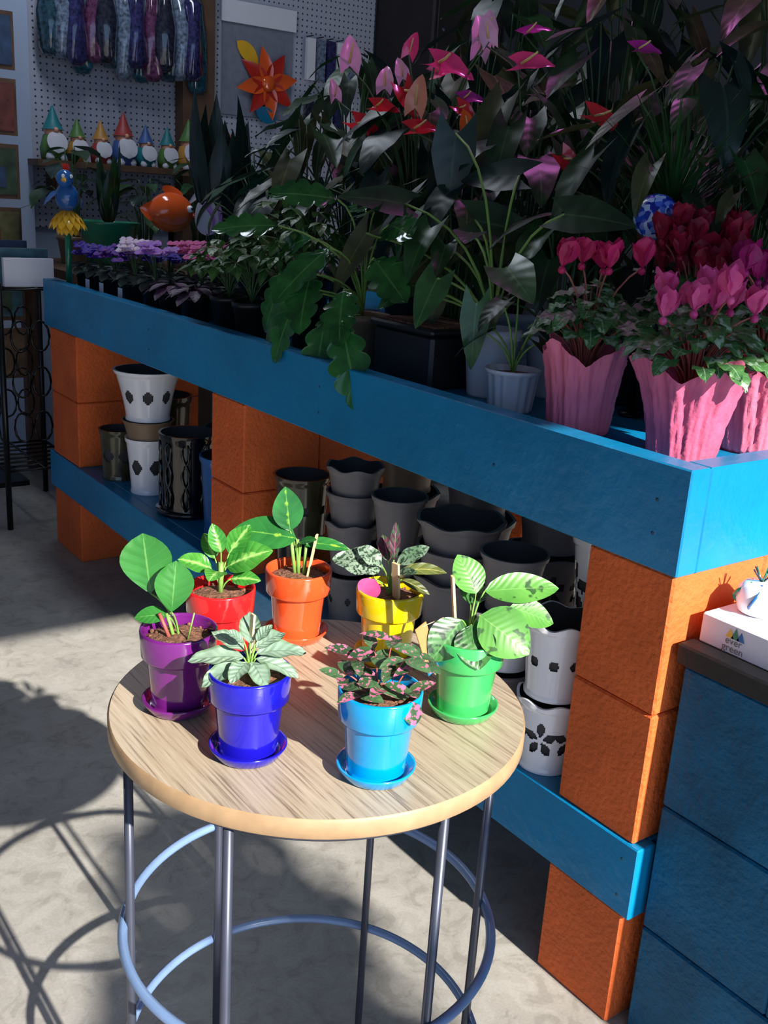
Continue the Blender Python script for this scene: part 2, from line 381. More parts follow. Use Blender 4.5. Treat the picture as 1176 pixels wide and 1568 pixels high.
pl(b,s,(-.006,-.006,.026),(.1,-.05,1),.054,.038,G1,up=(.3,-1,.1),curl=.1,shape='obovate')
pl(b,s,(-.012,.0,.020),(-1,-.3,.1),.032,.020,G1,curl=.5)
b.tube([s+L3((.01,-.012,-.005)),s+L3((.018,-.014,.03))],.0008,STEMG,5)
b.tube([s+L3((-.006,-.008,-.005)),s+L3((-.018,-.006,.024))],.002,STEMR,6)
b.tube([s+L3((-.004,-.002,-.005)),s+L3((-.012,0,.022))],.002,STEMG,6)
b.build('potted_peperomia')
G2=leafmat('bright_green_leaf',lin((90,168,66)),lin((48,124,44)),lin((190,220,140)),7,rough=.25,trans=.3,cen=lin((140,200,100)),cw=.25,vs=.15,bump=.3)
b=MB(); s=minipot(b,(.481,.934),glaze('red_glaze_pot',(216,32,36)))
for at,d,L,W,cu in (((.006,0,.030),(.75,-.2,.6),.056,.038,.6),((.0,0,.046),(-.3,0,1),.034,.020,.2),((-.01,0,.026),(-.6,-.3,.5),.04,.024,.9),((-.008,.008,.036),(-.5,.5,.8),.034,.018,.3),((.0,-.006,.026),(-.1,-.9,.5),.034,.024,.9),((.008,.005,.044),(.5,.4,.9),.040,.026,.4),((.012,-.004,.018),(.9,-.3,.3),.034,.020,.6)):
    pl(b,s,at,d,L,W,G2,curl=cu,wav=.03)
b.tube([s-UP*.005,s+L3((0,0,.035))],.003,STEMG,6)
b.build('potted_dieffenbachia')
G3=leafmat('philodendron_leaf',lin((52,128,58)),lin((36,98,46)),lin((110,170,76)),5,rough=.2,mid=.05,trans=.2,cen=lin((150,190,60)),cw=.08,vs=.08,bump=.2)
b=MB(); s=minipot(b,(.588,.945),glaze('orange_glaze_pot',(220,84,40)),1.02)
pl(b,s,(-.012,.0,.052),(-.15,.1,1),.052,.036,G3,up=(.2,-1,.2),curl=.0,fold=.1)
pl(b,s,(-.004,-.003,.044),(-1,-.15,.22),.074,.042,G3,curl=.35,up=(0,-.7,.7))
pl(b,s,(.002,.0,.038),(1,-.1,.15),.058,.018,G3,curl=.6)
pl(b,s,(.0,-.004,.040),(.5,-.5,.4),.028,.012,G3)
for k in(-.004,.0,.006): b.tube([s+L3((k,0,-.005)),s+L3((k*1.8-.003,0,.042))],.0022,STEMG,6)
stick(b,s+L3((.010,-.006,-.008)),s+L3((.02,-.008,.052)))
b.build('potted_philodendron')
G4=leafmat('silver_speckled_leaf',lin((150,168,150)),lin((90,120,92)),lin((70,90,70)),0,spot=lin((44,66,48)),sscale=330,sthr=.5,rough=.35)
G5=leafmat('burgundy_leaf',lin((112,46,70)),lin((60,52,54)),lin((210,110,150)),5,rough=.3,spot=lin((56,84,56)),sscale=160,sthr=.5)
OLV=leafmat('olive_leaf',lin((110,120,60)),lin((50,60,35)),lin((210,200,120)),4)
b=MB(); s=minipot(b,(.647,.844),glaze('yellow_glaze_pot',(230,200,16)))
pl(b,s,(-.010,0,.030),(-1,-.2,.4),.058,.036,G4,curl=.6,wav=.06)
pl(b,s,(-.012,-.006,.036),(-.9,.1,.8),.034,.022,G4,curl=.5,wav=.06)
pl(b,s,(-.018,-.01,.020),(-.3,-.3,-.5),.026,.028,paint('magenta_leaf',lin((185,70,125)),.4,.2,80),curl=.3)
pl(b,s,(.002,.0,.041),(.0,.1,1),.045,.012,G5,up=(0,-1,.2),curl=.1,wav=.08)
pl(b,s,(.006,.0,.036),(.7,.0,.6),.042,.020,G4,curl=.5,wav=.05)
pl(b,s,(.01,.0,.028),(1,-.1,.35),.056,.016,OLV,curl=.9)
pl(b,s,(.012,-.006,.020),(.9,-.4,-.1),.036,.012,OLV,curl=.6)
pl(b,s,(-.004,.008,.036),(-.2,.5,.7),.035,.018,G5,curl=.4)
pl(b,s,(.006,-.01,.026),(.4,-.5,.5),.03,.014,G4,curl=.7)
stick(b,s+L3((.008,-.010,-.008)),s+L3((.004,-.014,.042)),.006)
b.build('potted_aglaonema')
G6=leafmat('prayer_plant_leaf',lin((104,168,74)),lin((80,144,60)),lin((140,190,105)),9,spot=lin((52,92,46)),sscale=75,sthr=.58,rough=.38,trans=.3,mid=.04,vs=.08,bump=.15)
G6b=leafmat('dark_prayer_leaf',lin((74,126,66)),lin((46,92,48)),None,8,spot=lin((28,58,32)),sscale=90,sthr=.52,trans=.2,vs=.08,bump=.15)
b=MB(); s=minipot(b,(.643,.702),glaze('green_glaze_pot',(64,178,94)))
pl(b,s,(.004,.006,.050),(-.45,.3,.9),.044,.036,G6,curl=.3,up=(.3,-.8,.5))
pl(b,s,(.012,.004,.054),(1,.1,.15),.080,.034,G6,curl=.35,up=(0,-.7,.7))
pl(b,s,(.038,-.004,.042),(1,.0,-.25),.050,.030,G6,curl=.3,up=(0,-.7,.7))
pl(b,s,(.008,-.012,.034),(.75,-.4,-.35),.062,.054,G6,curl=.4,up=(-.1,-.8,.7),nl=12,nw=8)
pl(b,s,(-.010,-.012,.028),(-.45,-.5,-.5),.052,.040,G6b,curl=.4,up=(0,-1,.5))
pl(b,s,(.0,-.014,.024),(.15,-.6,-.5),.046,.042,G6b,curl=.4,up=(0,-1,.5))
pl(b,s,(.0,.01,.036),(.2,.8,.5),.04,.03,G6b,curl=.5)
pl(b,s,(.016,.0,.02),(.9,.2,.0),.034,.026,G6b,curl=.6)
stick(b,s+L3((-.012,.0,-.008)),s+L3((-.022,-.002,.070)),.005)
KR=paint('kraft_tag',lin((185,125,75)),.7,.1,30); TG=paint('teal_print',lin((10,110,150)),.5,.1,30)
c=s+L3((-.043,-.028,-.002)); q=Matrix((RT,AW,UP)).transposed()@Matrix.Rotation(-.35,3,'Y')@Matrix.Rotation(.9,3,'Z')
b.box(c+L3((-.002,0,.010)),(.018,.001,.038),KR,rot=q); b.box(c+L3((.006,-.0008,-.014)),(.018,.001,.014),TG,rot=q)
b.tube([c+L3((-.008,0,.026)),s+L3((-.028,-.005,.026)),s+L3((-.014,0,.016))],.0005,PALE,4)
b.build('potted_prayer_plant')
G7=leafmat('polka_dot_leaf',lin((66,100,60)),lin((46,76,48)),lin((72,100,64)),0,spot=lin((218,116,154)),sscale=190,sthr=.5,rough=.45,trans=.25,mid=.04)
G7b=leafmat('polka_dot_green_leaf',lin((84,122,80)),lin((56,90,56)),lin((90,120,84)),4,spot=lin((200,124,150)),sscale=220,sthr=.58,rough=.45,trans=.25,mid=.04)
b=MB(); s=minipot(b,(.496,.651),glaze('cyan_glaze_pot',(0,146,210)))
R.seed(5)
for k,(ax,ay,h) in enumerate(((-.034,0,.020),(-.018,-.012,.010),(-.008,.008,.040),(.008,.008,.050),(.020,0,.036),(.024,-.012,.010),(.002,-.014,.018),(.034,.008,.034),(-.024,.012,.032))):
    p1=s+L3((ax,ay,h)); b.stalk(s+L3((ax*.3,ay*.3,-.004)),p1,.0009,STEMR,.2)
    for j in range(4):
        a=j*1.57+k; el=R.uniform(-.1,.6); base=p1-UP*(.006*(j//2))
        b.leaf(base,L3((math.cos(a),math.sin(a),el)),R.uniform(.022,.034),R.uniform(.010,.015),(G7,G7b,G7b)[(k+j)%3],up=L3((0,-.3,1)),curl=R.uniform(.3,.8),fold=.2,nl=7,nw=4)
b.leaf(s+L3((.026,-.024,.008)),L3((.2,-.5,-.7)),.022,.018,G7,up=L3((0,-1,.4)))
b.build('potted_polka_dot_plant')
G8=leafmat('silver_green_leaf',lin((152,176,154)),lin((118,148,128)),lin((86,116,92)),6,edge=lin((110,138,106)),rough=.42,trans=.2,bump=.5,vs=.3)
b=MB(); s=minipot(b,(.412,.740),glaze('cobalt_glaze_pot',(24,18,164)),1.0)
for a,L,W,h,el,cu in ((185,.052,.022,.018,.1,.5),(215,.044,.022,.014,-.1,.6),(160,.038,.017,.024,.5,.4),(100,.036,.020,.030,.7,.2),(45,.037,.019,.026,.4,.5),(15,.048,.022,.022,.2,.6),(-15,.044,.017,.018,.0,.7),(-60,.032,.020,.016,-.1,.7),(250,.03,.018,.016,.0,.6),(30,.02,.012,.034,1.0,.2),(200,.02,.012,.034,.9,.2)):
    r=math.radians(a); pl(b,s,(.006*math.cos(r),.006*math.sin(r),h),(math.cos(r),math.sin(r),el),L,W,G8,curl=cu,fold=.3,wav=.06,up=(0,-.4,1))
stick(b,s+L3((-.003,.012,-.008)),s+L3((.0,.014,.055)),.004)
b.build('potted_pilea')
# ------------------------------------------------------------ pots on shelf deck
DZ=.8205
LEAFD=[leafmat('deep_green_leaf_%d'%i,lin(c1),lin(c2),lin(c3),5,rough=.4,trans=.12,vs=.1) for i,(c1,c2,c3) in enumerate((((42,70,42),(26,48,32),(66,98,58)),((28,54,48),(18,38,36),(46,76,62)),((78,84,48),(50,58,36),(106,114,66)),((38,82,40),(24,54,26),(72,116,58))))]
SPC={'pink':paint('pink_spathe',lin((235,60,125)),.22,.12,20,coat=.4),'red':paint('red_spathe',lin((205,30,46)),.2,.12,20,coat=.4),'pale':paint('pale_pink_spathe',lin((228,168,198)),.3,.1,20),'peach':paint('peach_spathe',lin((215,138,112)),.3,.12,20),'mag':paint('magenta_spathe',lin((160,30,130)),.25,.12,20,coat=.3),'or':paint('orange_spathe',lin((215,84,30)),.25,.12,20,coat=.3)}
SPAD=paint('cream_spadix',lin((205,180,110)),.5,.1,60)
def simplepot(b,x,y,z,r,h,m,soil=True,n=32):
    b.lathe((x,y,z),[(.0001,0),(r*.72,0),(r*.74,.004),(r*.95,h*.84),(r*1.03,h*.85),(r*1.05,h),(r*.96,h),(r*.93,h*.86)],m,n)
    if soil: b.lathe((x,y,z),[(r*.95,h*.87),(r*.5,h*.9),(.0001,h*.9)],SOIL,n)
def spathe(b,p,d,L,m,up=(0,0,1),W=None):
    d=V(d).normalized(); b.leaf(p,d,L,W or L*.8,m,up=up,curl=.5,fold=.35,shape='heart',nl=8,nw=6,wav=.03)
    q=V(p)+d*L*.1; b.tube([q,q+d*L*.18+V(up)*L*.18,q+d*L*.3+V(up)*L*.36],L*.04,SPAD,6,r2=L*.025)
def anthurium(x,y,h,n,spread,LL,seed,pot=(.07,.12,BLACKP),flowers=(),mats=None,name='potted_anthurium',shape='heart',z=DZ,zmin=.35,droop=.6):
    R.seed(seed); b=MB(); simplepot(b,x,y,z,pot[0],pot[1],pot[2]); s=V((x,y,z+pot[1]*.85))
    mats=mats or LEAFD
    for k in range(n):
        a=k*2.4+R.uniform(-.3,.3); q=math.sqrt((k+.5)/n); hh=h*(1-(1-zmin)*q*q*R.uniform(.7,1.1)); rr=spread*q*R.uniform(.6,1.)
        p1=s+V((rr*math.cos(a),rr*math.sin(a),max(.04,hh)))
        b.stalk(s+V((.02*math.cos(a),.02*math.sin(a),0)),p1,.003,STEMD,.35)
        L=LL*R.uniform(.6,1.2); b.leaf(p1,(math.cos(a)*.8,math.sin(a)*.8,-droop*R.uniform(.1,1.8)),L,L*R.uniform(.5,.75),R.choice(mats),up=(math.cos(a)*.3,math.sin(a)*.3,1),curl=R.uniform(.1,.9),fold=R.uniform(-.1,.4),shape=shape,wav=R.uniform(0,.04))
    for f in flowers:
        col,px,py,pz,L,d=f; p1=V((px,py,pz)); b.stalk(s,p1,.0025,STEMD,.3); spathe(b,p1,d,L,SPC[col],up=(-.45+R.uniform(-.3,.3),-.6+R.uniform(-.3,.3),.6))
    return b.build(name)
fl=[('pink',1.38,1.77,1.42,.09,(.3,-.5,-.1)),('red',1.40,1.9,1.38,.08,(.1,-.3,-.4)),('red',1.38,2.05,1.31,.08,(.3,-.5,-.2)),('pale',1.42,1.66,1.46,.06,(.1,0,1)),('pale',1.40,1.63,1.45,.055,(-.2,.2,1)),('pale',1.43,2.16,1.44,.08,(.1,.1,1)),('pale',1.42,2.2,1.37,.05,(-.1,.1,1)),('peach',1.36,1.80,1.33,.07,(0,-.2,1)),('pale',1.4,1.97,1.38,.06,(.2,.2,1)),('pale',1.42,1.93,1.4,.05,(-.2,.2,1)),('pink',1.38,1.86,1.44,.05,(.2,-.2,1)),('red',1.36,1.95,1.34,.06,(.3,-.4,0))]
anthurium(1.50,1.95,.46,36,.26,.14,11,flowers=fl)
anthurium(1.48,1.58,.44,36,.25,.14,12,flowers=[('pink',1.38,1.52,1.40,.07,(.3,-.5,.1)),('peach',1.28,1.58,1.17,.05,(.2,.3,-.6)),('or',1.36,1.62,1.28,.05,(-.2,.2,.9)),('red',1.36,1.81,1.29,.065,(.4,-.3,.1)),('mag',1.4,1.7,1.35,.05,(.6,-.6,.1)),('red',1.36,1.66,1.33,.05,(.3,-.5,-.3))],pot=(.075,.12,WHITEP))
anthurium(1.55,1.22,.50,38,.28,.13,13,flowers=[('red',1.40,1.34,1.31,.07,(.4,-.5,-.2)),('red',1.38,1.38,1.24,.06,(.3,-.3,-.4)),('mag',1.45,1.3,1.42,.05,(.7,-.5,.1))])
anthurium(1.75,1.62,.62,36,.30,.15,14,flowers=[('mag',1.6,1.75,1.50,.06,(.5,-.5,.3)),('pale',1.6,1.9,1.50,.06,(.1,.1,1))])
anthurium(1.85,1.15,.66,40,.34,.14,15)
anthurium(1.78,2.1,.62,32,.30,.15,16,flowers=[('pale',1.65,1.95,1.48,.07,(.1,-.1,1)),('pink',1.6,2.05,1.44,.06,(.5,-.5,.3))])
anthurium(1.45,2.35,.42,28,.22,.13,17)
anthurium(1.3,1.55,.30,22,.17,.12,18,pot=(.06,.10,BLACKP))
anthurium(1.34,1.30,.24,18,.15,.11,19,pot=(.06,.11,WHITEP))
anthurium(1.7,.95,.60,34,.26,.12,20)
anthurium(1.75,2.6,.62,30,.30,.14,21)
anthurium(1.5,2.7,.30,22,.20,.11,22)
anthurium(1.47,1.03,.30,22,.15,.09,23)
for i,(x,y,h) in enumerate(((2.1,1.9,.85),(2.1,1.45,.85),(2.1,2.35,.8),(2.1,1.0,.8))):
    anthurium(x,y,h,44,.34,.17,200+i,pot=(.08,.14,BLACKP),zmin=.2)
# foreground anthurium with large leaves
b=MB(); simplepot(b,1.22,1.345,DZ,.05,.12,WHITEP); s=V((1.22,1.345,DZ+.1))
LF3=leafmat('mid_green_leaf',lin((66,112,62)),lin((44,84,46)),lin((96,136,80)),5,rough=.3,trans=.12,vs=.1)
for px,py,pz,d,L,W,mi in ((1.27,1.55,1.27,(-.1,-.05,-1),.14,.10,1),(1.22,1.50,1.07,(-.5,.3,-.5),.15,.11,2),(1.17,1.68,1.08,(-.3,.5,-.9),.15,.065,2),(1.17,1.27,1.05,(-.2,-.6,-.2),.11,.09,4),(1.12,1.28,.99,(-.1,-.1,-1),.11,.06,4),(1.24,1.44,1.12,(.6,-.6,-.1),.13,.1,0),(1.18,1.45,.98,(-.3,.2,-.9),.07,.04,2),(1.3,1.4,1.2,(-.3,.8,0),.13,.09,1),(1.22,1.2,1.14,(.3,-.9,0),.12,.09,0),(1.2,1.6,1.14,(-.7,.2,.1),.13,.08,0),(1.15,1.5,1.0,(-.8,-.2,-.3),.09,.06,4),(1.18,1.38,1.1,(-.6,-.6,0),.1,.07,0),(1.13,1.40,1.02,(-.5,-.2,-.6),.1,.07,4)):
    b.stalk(s,(px,py,pz),.003,STEMG,.35); b.leaf((px,py,pz),d,L,W,(LEAFD+[LF3])[mi],up=(-.6,-.6,.6),curl=.3,fold=.12,shape='heart',nl=12,nw=8)
b.build('potted_anthurium')
b=MB(); simplepot(b,1.5,2.95,DZ,.07,.12,BLACKP); s=V((1.5,2.95,DZ+.1)); R.seed(3)
for k in range(12):
    a=k*2.4; b.stalk(s,s+V((.05*math.cos(a),.05*math.sin(a),.12)),.005,STEMD); b.leaf(s+V((.05*math.cos(a),.05*math.sin(a),.12)),(math.cos(a)*.35,math.sin(a)*.35,1),R.uniform(.28,.42),.09,LEAFD[1],up=(-math.cos(a),-math.sin(a),.4),curl=R.uniform(-.2,-.6),shape='lance',nl=10)
b.build('potted_snake_plant')
G9=leafmat('split_leaf',lin((50,114,52)),lin((28,78,38)),lin((90,150,76)),6,rough=.14,trans=.15,vs=.15)
b=MB(); simplepot(b,1.2,1.72,DZ,.055,.1,TANC); s=V((1.2,1.72,DZ+.09)); R.seed(21)
for px,py,pz,d,L,W in ((1.06,1.64,.93,(-.25,-.05,-1),.16,.08),(1.03,1.54,.93,(-.1,-.5,-.9),.16,.085),(1.05,1.72,.97,(-.35,.2,-.9),.15,.07),(1.09,1.84,1.0,(-.3,.3,-.9),.14,.07),(1.1,1.70,1.05,(-.6,0,-.4),.15,.08),(1.12,1.58,1.04,(-.2,-.8,-.3),.14,.08),(1.15,1.85,1.06,(-.2,.8,-.2),.14,.08),(1.08,1.76,.96,(-.3,.5,-.6),.14,.07),(1.2,1.7,1.12,(-.6,-.6,.1),.14,.08),(1.06,1.70,1.0,(-.5,-.5,-.5),.14,.08),(1.25,1.8,1.12,(.3,.6,.2),.14,.08),(1.18,1.62,1.1,(-.4,-.9,0),.13,.08),(1.1,1.9,1.08,(-.7,.3,0),.13,.07),(1.07,1.6,.98,(-.5,-.6,-.5),.13,.08),(1.14,1.74,1.14,(-.7,.2,.1),.13,.08)):
    b.stalk(s,(px,py,pz),.0025,STEMG,.4); b.leaf((px,py,pz),d,L,W,G9,up=(-.7,-.3,.6),curl=.3,fold=.1,shape='lobed',nl=36,nw=6,wav=.02)
b.build('potted_philodendron')
G10=leafmat('fern_green_leaf',lin((82,124,60)),lin((48,84,46)),lin((130,170,90)),4,rough=.4,trans=.15)
for i,(x,y,h,hh) in enumerate(((1.13,2.06,.17,.09),(1.20,1.93,.24,.09),(1.25,2.14,.27,.09),(1.32,2.32,.24,.08),(1.14,2.19,.16,.08))):
    R.seed(40+i); b=MB(); simplepot(b,x,y,DZ,.045,.085,BLACKP); s=V((x,y,DZ+.08))
    for k in range(20):
        a=k*2.4; q=math.sqrt((k+1)/20); p1=s+V((.09*q*math.cos(a),.09*q*math.sin(a),h*(1-.55*q)))
        b.stalk(s,p1,.0015,STEMD,.3)
        for j in range(5):
            aa=a+(j-2)*.7; b.leaf(p1,(math.cos(aa),math.sin(aa),R.uniform(-.5,.2)),R.uniform(.035,.06),R.uniform(.02,.03),G10,curl=.6,shape='lance',nl=5,nw=2,wav=.03)
    b.build('potted_foliage_plant')
VL=leafmat('violet_leaf',lin((84,100,84)),lin((52,64,66)),lin((100,105,90)),5,rough=.7,trans=.1)
vc=[paint('violet_petal_%d'%i,lin(c),.6,.1,40,tl=.3) for i,c in enumerate(((70,44,170),(245,230,250),(205,150,235),(230,110,180),(110,50,170),(205,80,160)))]
PURL=leafmat('purple_leaf',lin((105,75,100)),lin((62,46,72)),lin((130,100,130)),5,rough=.5)
vi=[(1.12,3.06,0),(1.12,2.96,0),(1.12,2.85,4),(1.12,2.71,1),(1.13,2.59,2),(1.19,2.44,3),(1.12,2.46,None),(1.2,2.3,5),(1.24,2.9,0),(1.25,2.78,0),(1.26,2.66,3),(1.28,2.54,5),(1.24,3.03,4),(1.12,2.33,None)]
for i,(x,y,ci) in enumerate(vi):
    R.seed(60+i); b=MB(); simplepot(b,x,y,DZ,.042,.07,BLACKP); s=V((x,y,DZ+.068))
    for k in range(14):
        a=k*2.4; q=.4+.6*(k/14); p1=s+V((.03*q*math.cos(a),.03*q*math.sin(a),.03*(1.2-q))); b.leaf(p1,(math.cos(a),math.sin(a),.25-.5*q),.045 if ci is not None else .06,.036 if ci is not None else .03,VL if ci is not None else PURL,curl=.5,fold=.2,nl=5,nw=4)
    if ci is not None:
        for k in range(18):
            a=R.uniform(0,6.28); rr=.045*math.sqrt(R.random()); p1=s+V((rr*math.cos(a),rr*math.sin(a),R.uniform(.045,.075)+(.035 if ci in(1,2,3,5) else 0)))
            b.stalk(s,p1,.0008,STEMD)
            for j in range(5):
                t=j*1.2566; b.leaf(p1,(math.cos(t)*.9-.3,math.sin(t)*.9-.2,.35),.02,.021,vc[ci],up=(-.5,-.5,1),shape='round',nl=3,nw=2)
            b.ball(p1+V((-.002,-.002,.002)),.002,YEL,6)
    if i in(1,2,3): b.box((x-.044,y-.0,DZ+.035),(.001,.03,.03),CARD)
    b.build('african_violet')
# ------------------------------------------------------------ cyclamens in pink wraps
WRAP=[paint('pink_paper',lin((236,120,150)),.6,.08,30,.6,60,tl=.15),paint('magenta_paper',lin((218,100,136)),.6,.1,30,.6,60,tl=.15)]
CL=leafmat('cyclamen_leaf',lin((78,130,66)),lin((48,94,54)),lin((160,185,150)),4,edge=lin((66,116,54)),spot=lin((150,175,150)),sscale=60,sthr=.54,rough=.5,trans=.15)
def petal(name,c,c2): return leafmat(name,lin(c),lin(c2),lin(c2),0,rough=.5,trans=.35,mid=.0)
SPC2={'hot':petal('hot_pink_petal',(228,50,120),(180,25,84)),'red':petal('crimson_petal',(180,24,66),(135,14,50)),'mag':petal('magenta_petal',(195,36,130),(150,20,105)),'pk':petal('pink_petal',(238,105,170),(212,60,136))}
def cyclamen(x,y,rb,rt,h,seed,col,nf,hf,name='wrapped_cyclamen',z=DZ,ph=0,lh=.075):
    R.seed(seed); b=MB(); m=WRAP[seed%2]
    def md(th,r,zz):
        t=max(0,zz/h); tip=abs(((th+ph)*4/pi/2*1.0)%1-.5)*2
        r=r*(1+.05*math.sin(13*th)*(.3+t)+.02*math.sin(29*th+zz*40)+.014*math.sin(53*th-zz*90)+.01*math.sin(zz*300+th*5)); 
        if t>.6: r*=1+.25*(t-.6)/.4*(tip-.4); zz=zz+ (t-.6)/.4*h*.3*(tip-.45)
        return r,zz
    pr=[(rb*.9,0),(rb,.004)]+[(rb+(rt-rb)*(.45*t+.55*t**3),h*t) for t in [i/16 for i in range(1,17)]]
    b.lathe((x,y,z),pr,m,144,mod=md)
    b.lathe((x,y,z),[(.0001,h*.7),(rb*1.1,h*.7)],SOIL,24); s=V((x,y,z+h*.7))
    pl_=SPC2[col]
    for k in range(64):
        a=k*2.4; q=math.sqrt((k+1)/64); p1=s+V((rt*1.05*q*math.cos(a),rt*1.05*q*math.sin(a),lh+.05*(1-q)+R.uniform(-.015,.02))); b.stalk(s+V((.01*math.cos(a),.01*math.sin(a),0)),p1,.0015,STEMR,.3)
        b.leaf(p1,(math.cos(a),math.sin(a),R.uniform(-.3,.3)),R.uniform(.03,.046),R.uniform(.032,.046),CL,up=(-.2,-.2,1),curl=.8,fold=.1,shape='heart',nl=6,nw=4,wav=.08)
    for k in range(nf):
        a=k*2.4+seed; rr=.07*math.sqrt((k+.5)/nf); p1=s+V((rr*math.cos(a),rr*math.sin(a),hf*R.uniform(.75,1.08)))
        b.stalk(s,p1,.0018,STEMR,.3); b.ball(p1-UP*.004,.006,pl_,8); tw=R.uniform(-.3,.3)
        for j in range(5):
            t=j*1.2566+k; b.leaf(p1,(math.cos(t)*.5+tw,math.sin(t)*.5,.8),R.uniform(.038,.05),.032,pl_,up=(-math.cos(t),-math.sin(t),.3),curl=R.uniform(-.7,-.1),fold=.25,shape='obovate',nl=7,nw=4,wav=.05)
    b.build(name)
cyclamen(1.155,1.06,.047,.064,.125,2,'hot',5,.17)
cyclamen(1.16,.866,.046,.080,.135,5,'pk',9,.135,ph=.3,lh=.055)
cyclamen(1.33,.87,.05,.08,.13,4,'mag',14,.20)
cyclamen(1.36,1.03,.05,.072,.12,7,'red',28,.21,lh=.1)
cyclamen(1.51,.87,.05,.08,.13,9,'mag',18,.24,lh=.1)
b=MB(); b.lathe((1.165,1.225,DZ),[(.0001,0),(.034,0),(.036,.004),(.043,.062),(.046,.063),(.048,.07),(.044,.07),(.041,.06)],WHITEP,96,mod=lambda th,r,z:(r*(1+(.035 if z<.063 else 0)*math.copysign(1,math.sin(14*th))),z))
b.lathe((1.165,1.225,DZ),[(.042,.06),(.0001,.062)],SOIL,32); s=V((1.165,1.225,DZ+.06)); R.seed(8)
for k in range(7):
    a=k*2.4; p1=s+V((.05*math.cos(a),.05*math.sin(a),R.uniform(.05,.16))); b.stalk(s,p1,.002,STEMG); b.leaf(p1,(math.cos(a),math.sin(a),-.5),.07,.045,LEAFD[k%4],curl=.5,shape='heart')
b.build('potted_anthurium')
b=MB()
b.box((1.2,1.49,DZ+.05),(.14,.18,.098),BLACKP,bev=.006); b.box((1.2,1.49,DZ+.105),(.155,.195,.012),BLACKP,bev=.004); b.box((1.2,1.49,DZ+.112),(.13,.17,.004),SOIL)
b.build('black_planter')
b=MB(); TERR=paint('terracotta',lin((120,62,48)),.8,.1,14); simplepot(b,1.44,1.17,DZ+.245,.055,.08,TERR); b.box((1.44,1.17,DZ+.12),(.1,.1,.238),BLACKP,bev=.004); R.seed(9); s=V((1.44,1.17,DZ+.31))
for k in range(110):
    a=R.uniform(0,6.28); t=R.uniform(.1,.9); b.leaf(s,(math.cos(a)*t,math.sin(a)*t,1),R.uniform(.16,.26),.006,LEAFD[3],curl=R.uniform(.2,1.),shape='lance',nl=6,nw=2)
b.build('potted_grass_plant')
m,nt,bs=newmat('blue_mosaic_glass'); tc=N(nt,'ShaderNodeTexCoord'); vo=N(nt,'ShaderNodeTexVoronoi',i_Scale=110.); nt.links.new(tc.outputs['Object'],vo.inputs['Vector']); r=ramp(nt,vo.outputs['Color'],[(.2,lin((10,30,150))),(.5,lin((40,90,220))),(.8,lin((190,215,250)))]); nt.links.new(r.outputs[0],bs.inputs['Base Color']); bs.inputs['Roughness'].default_value=.25
b=MB(); b.ball((1.34,1.115,1.145),.036,m,32); b.tube([(1.34,1.115,DZ),(1.34,1.115,1.115)],.006,BLACKM,8); b.lathe((1.34,1.115,DZ),[(.0001,0),(.02,0),(.02,.006),(.0001,.008)],BLACKM,24); b.build('gazing_ball')
# ------------------------------------------------------------ pots on lower shelf
LZ=.307
def cut_pot(b,x,y,z,r,h,m,kind='petal',waist=.8,n=96,rows=30,nmot=5,inner=HOLE,scallop=0,flip=False):
    pr=[]
    for i in range(rows+1):
        t=i/rows; tt=1-t if flip else t
        rr=r*(waist+(1-waist)*tt**1.4); 
        if t>.9: rr*=1.05
        if t<.06: rr*=1.04
        pr.append((rr,h*t))
    def hole(th,z_,i):
        t=z_/h
        if t<.15 or t>.85: return False
        u=((th*nmot/(2*pi))%1-.5)*2*pi*r/nmot; w=(t-.5)*h; rad=math.hypot(u,w); ang=math.atan2(w,u)
        if kind=='petal':
            k=5; q=((ang/(2*pi)*k+.25*k)%1-.5)*2; R0=.26*h
            return .18*R0<rad<R0 and abs(q)<.7*math.sin(pi*min(1,rad/R0))
        if kind=='clover':
            return any(math.hypot(u-.07*h*math.cos(a),w-.07*h*math.sin(a))<.065*h for a in(0,pi/2,pi,1.5*pi))
        if kind=='dots': return rad<.07*h
        return False
    def md(th,rr,zz): return (rr,zz+(scallop*math.cos(6*th) if zz>h*.93 else 0))
    b.lathe((x,y,z),pr,m,n,hole=hole if kind else None,mod=md)
    b.lathe((x,y,z),[(pr[-1][0],h+0),(pr[-1][0]*.92,h)],m,48,mod=md)
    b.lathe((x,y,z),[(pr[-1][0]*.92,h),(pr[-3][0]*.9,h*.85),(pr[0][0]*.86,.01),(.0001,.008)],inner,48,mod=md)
def potobj(name,*a,**k):
    b=MB(); cut_pot(b,*a,**k); return b.build(name)
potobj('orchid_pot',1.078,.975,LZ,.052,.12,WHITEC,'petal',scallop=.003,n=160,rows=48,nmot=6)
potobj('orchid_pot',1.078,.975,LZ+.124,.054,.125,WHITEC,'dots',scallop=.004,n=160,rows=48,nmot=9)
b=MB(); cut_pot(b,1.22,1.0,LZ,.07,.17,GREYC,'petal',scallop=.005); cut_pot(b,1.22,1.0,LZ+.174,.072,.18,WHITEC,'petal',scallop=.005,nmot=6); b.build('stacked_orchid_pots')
def nested(x,y,r,cols,seed,h0=.1):
    R.seed(seed); b=MB(); z=LZ; n=len(cols)
    for k,(c,kd) in enumerate(cols):
        h=h0*R.uniform(.95,1.05); cut_pot(b,x,y,z,r*(1+.02*(k%2)),h,c,kd,scallop=(0,.003)[k%2],waist=.72,nmot=7,rows=24)
        z+=h*(.52 if k<n-1 else 1) if kd is None and k<n-1 and cols[k+1][1] is None else h+.004
    b.build('stacked_ceramic_pots')
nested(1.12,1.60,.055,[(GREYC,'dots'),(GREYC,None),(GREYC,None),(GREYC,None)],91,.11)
nested(1.12,1.45,.052,[(GREYC,'petal'),(GREYC,'dots'),(GREYC,None)],92,.10)
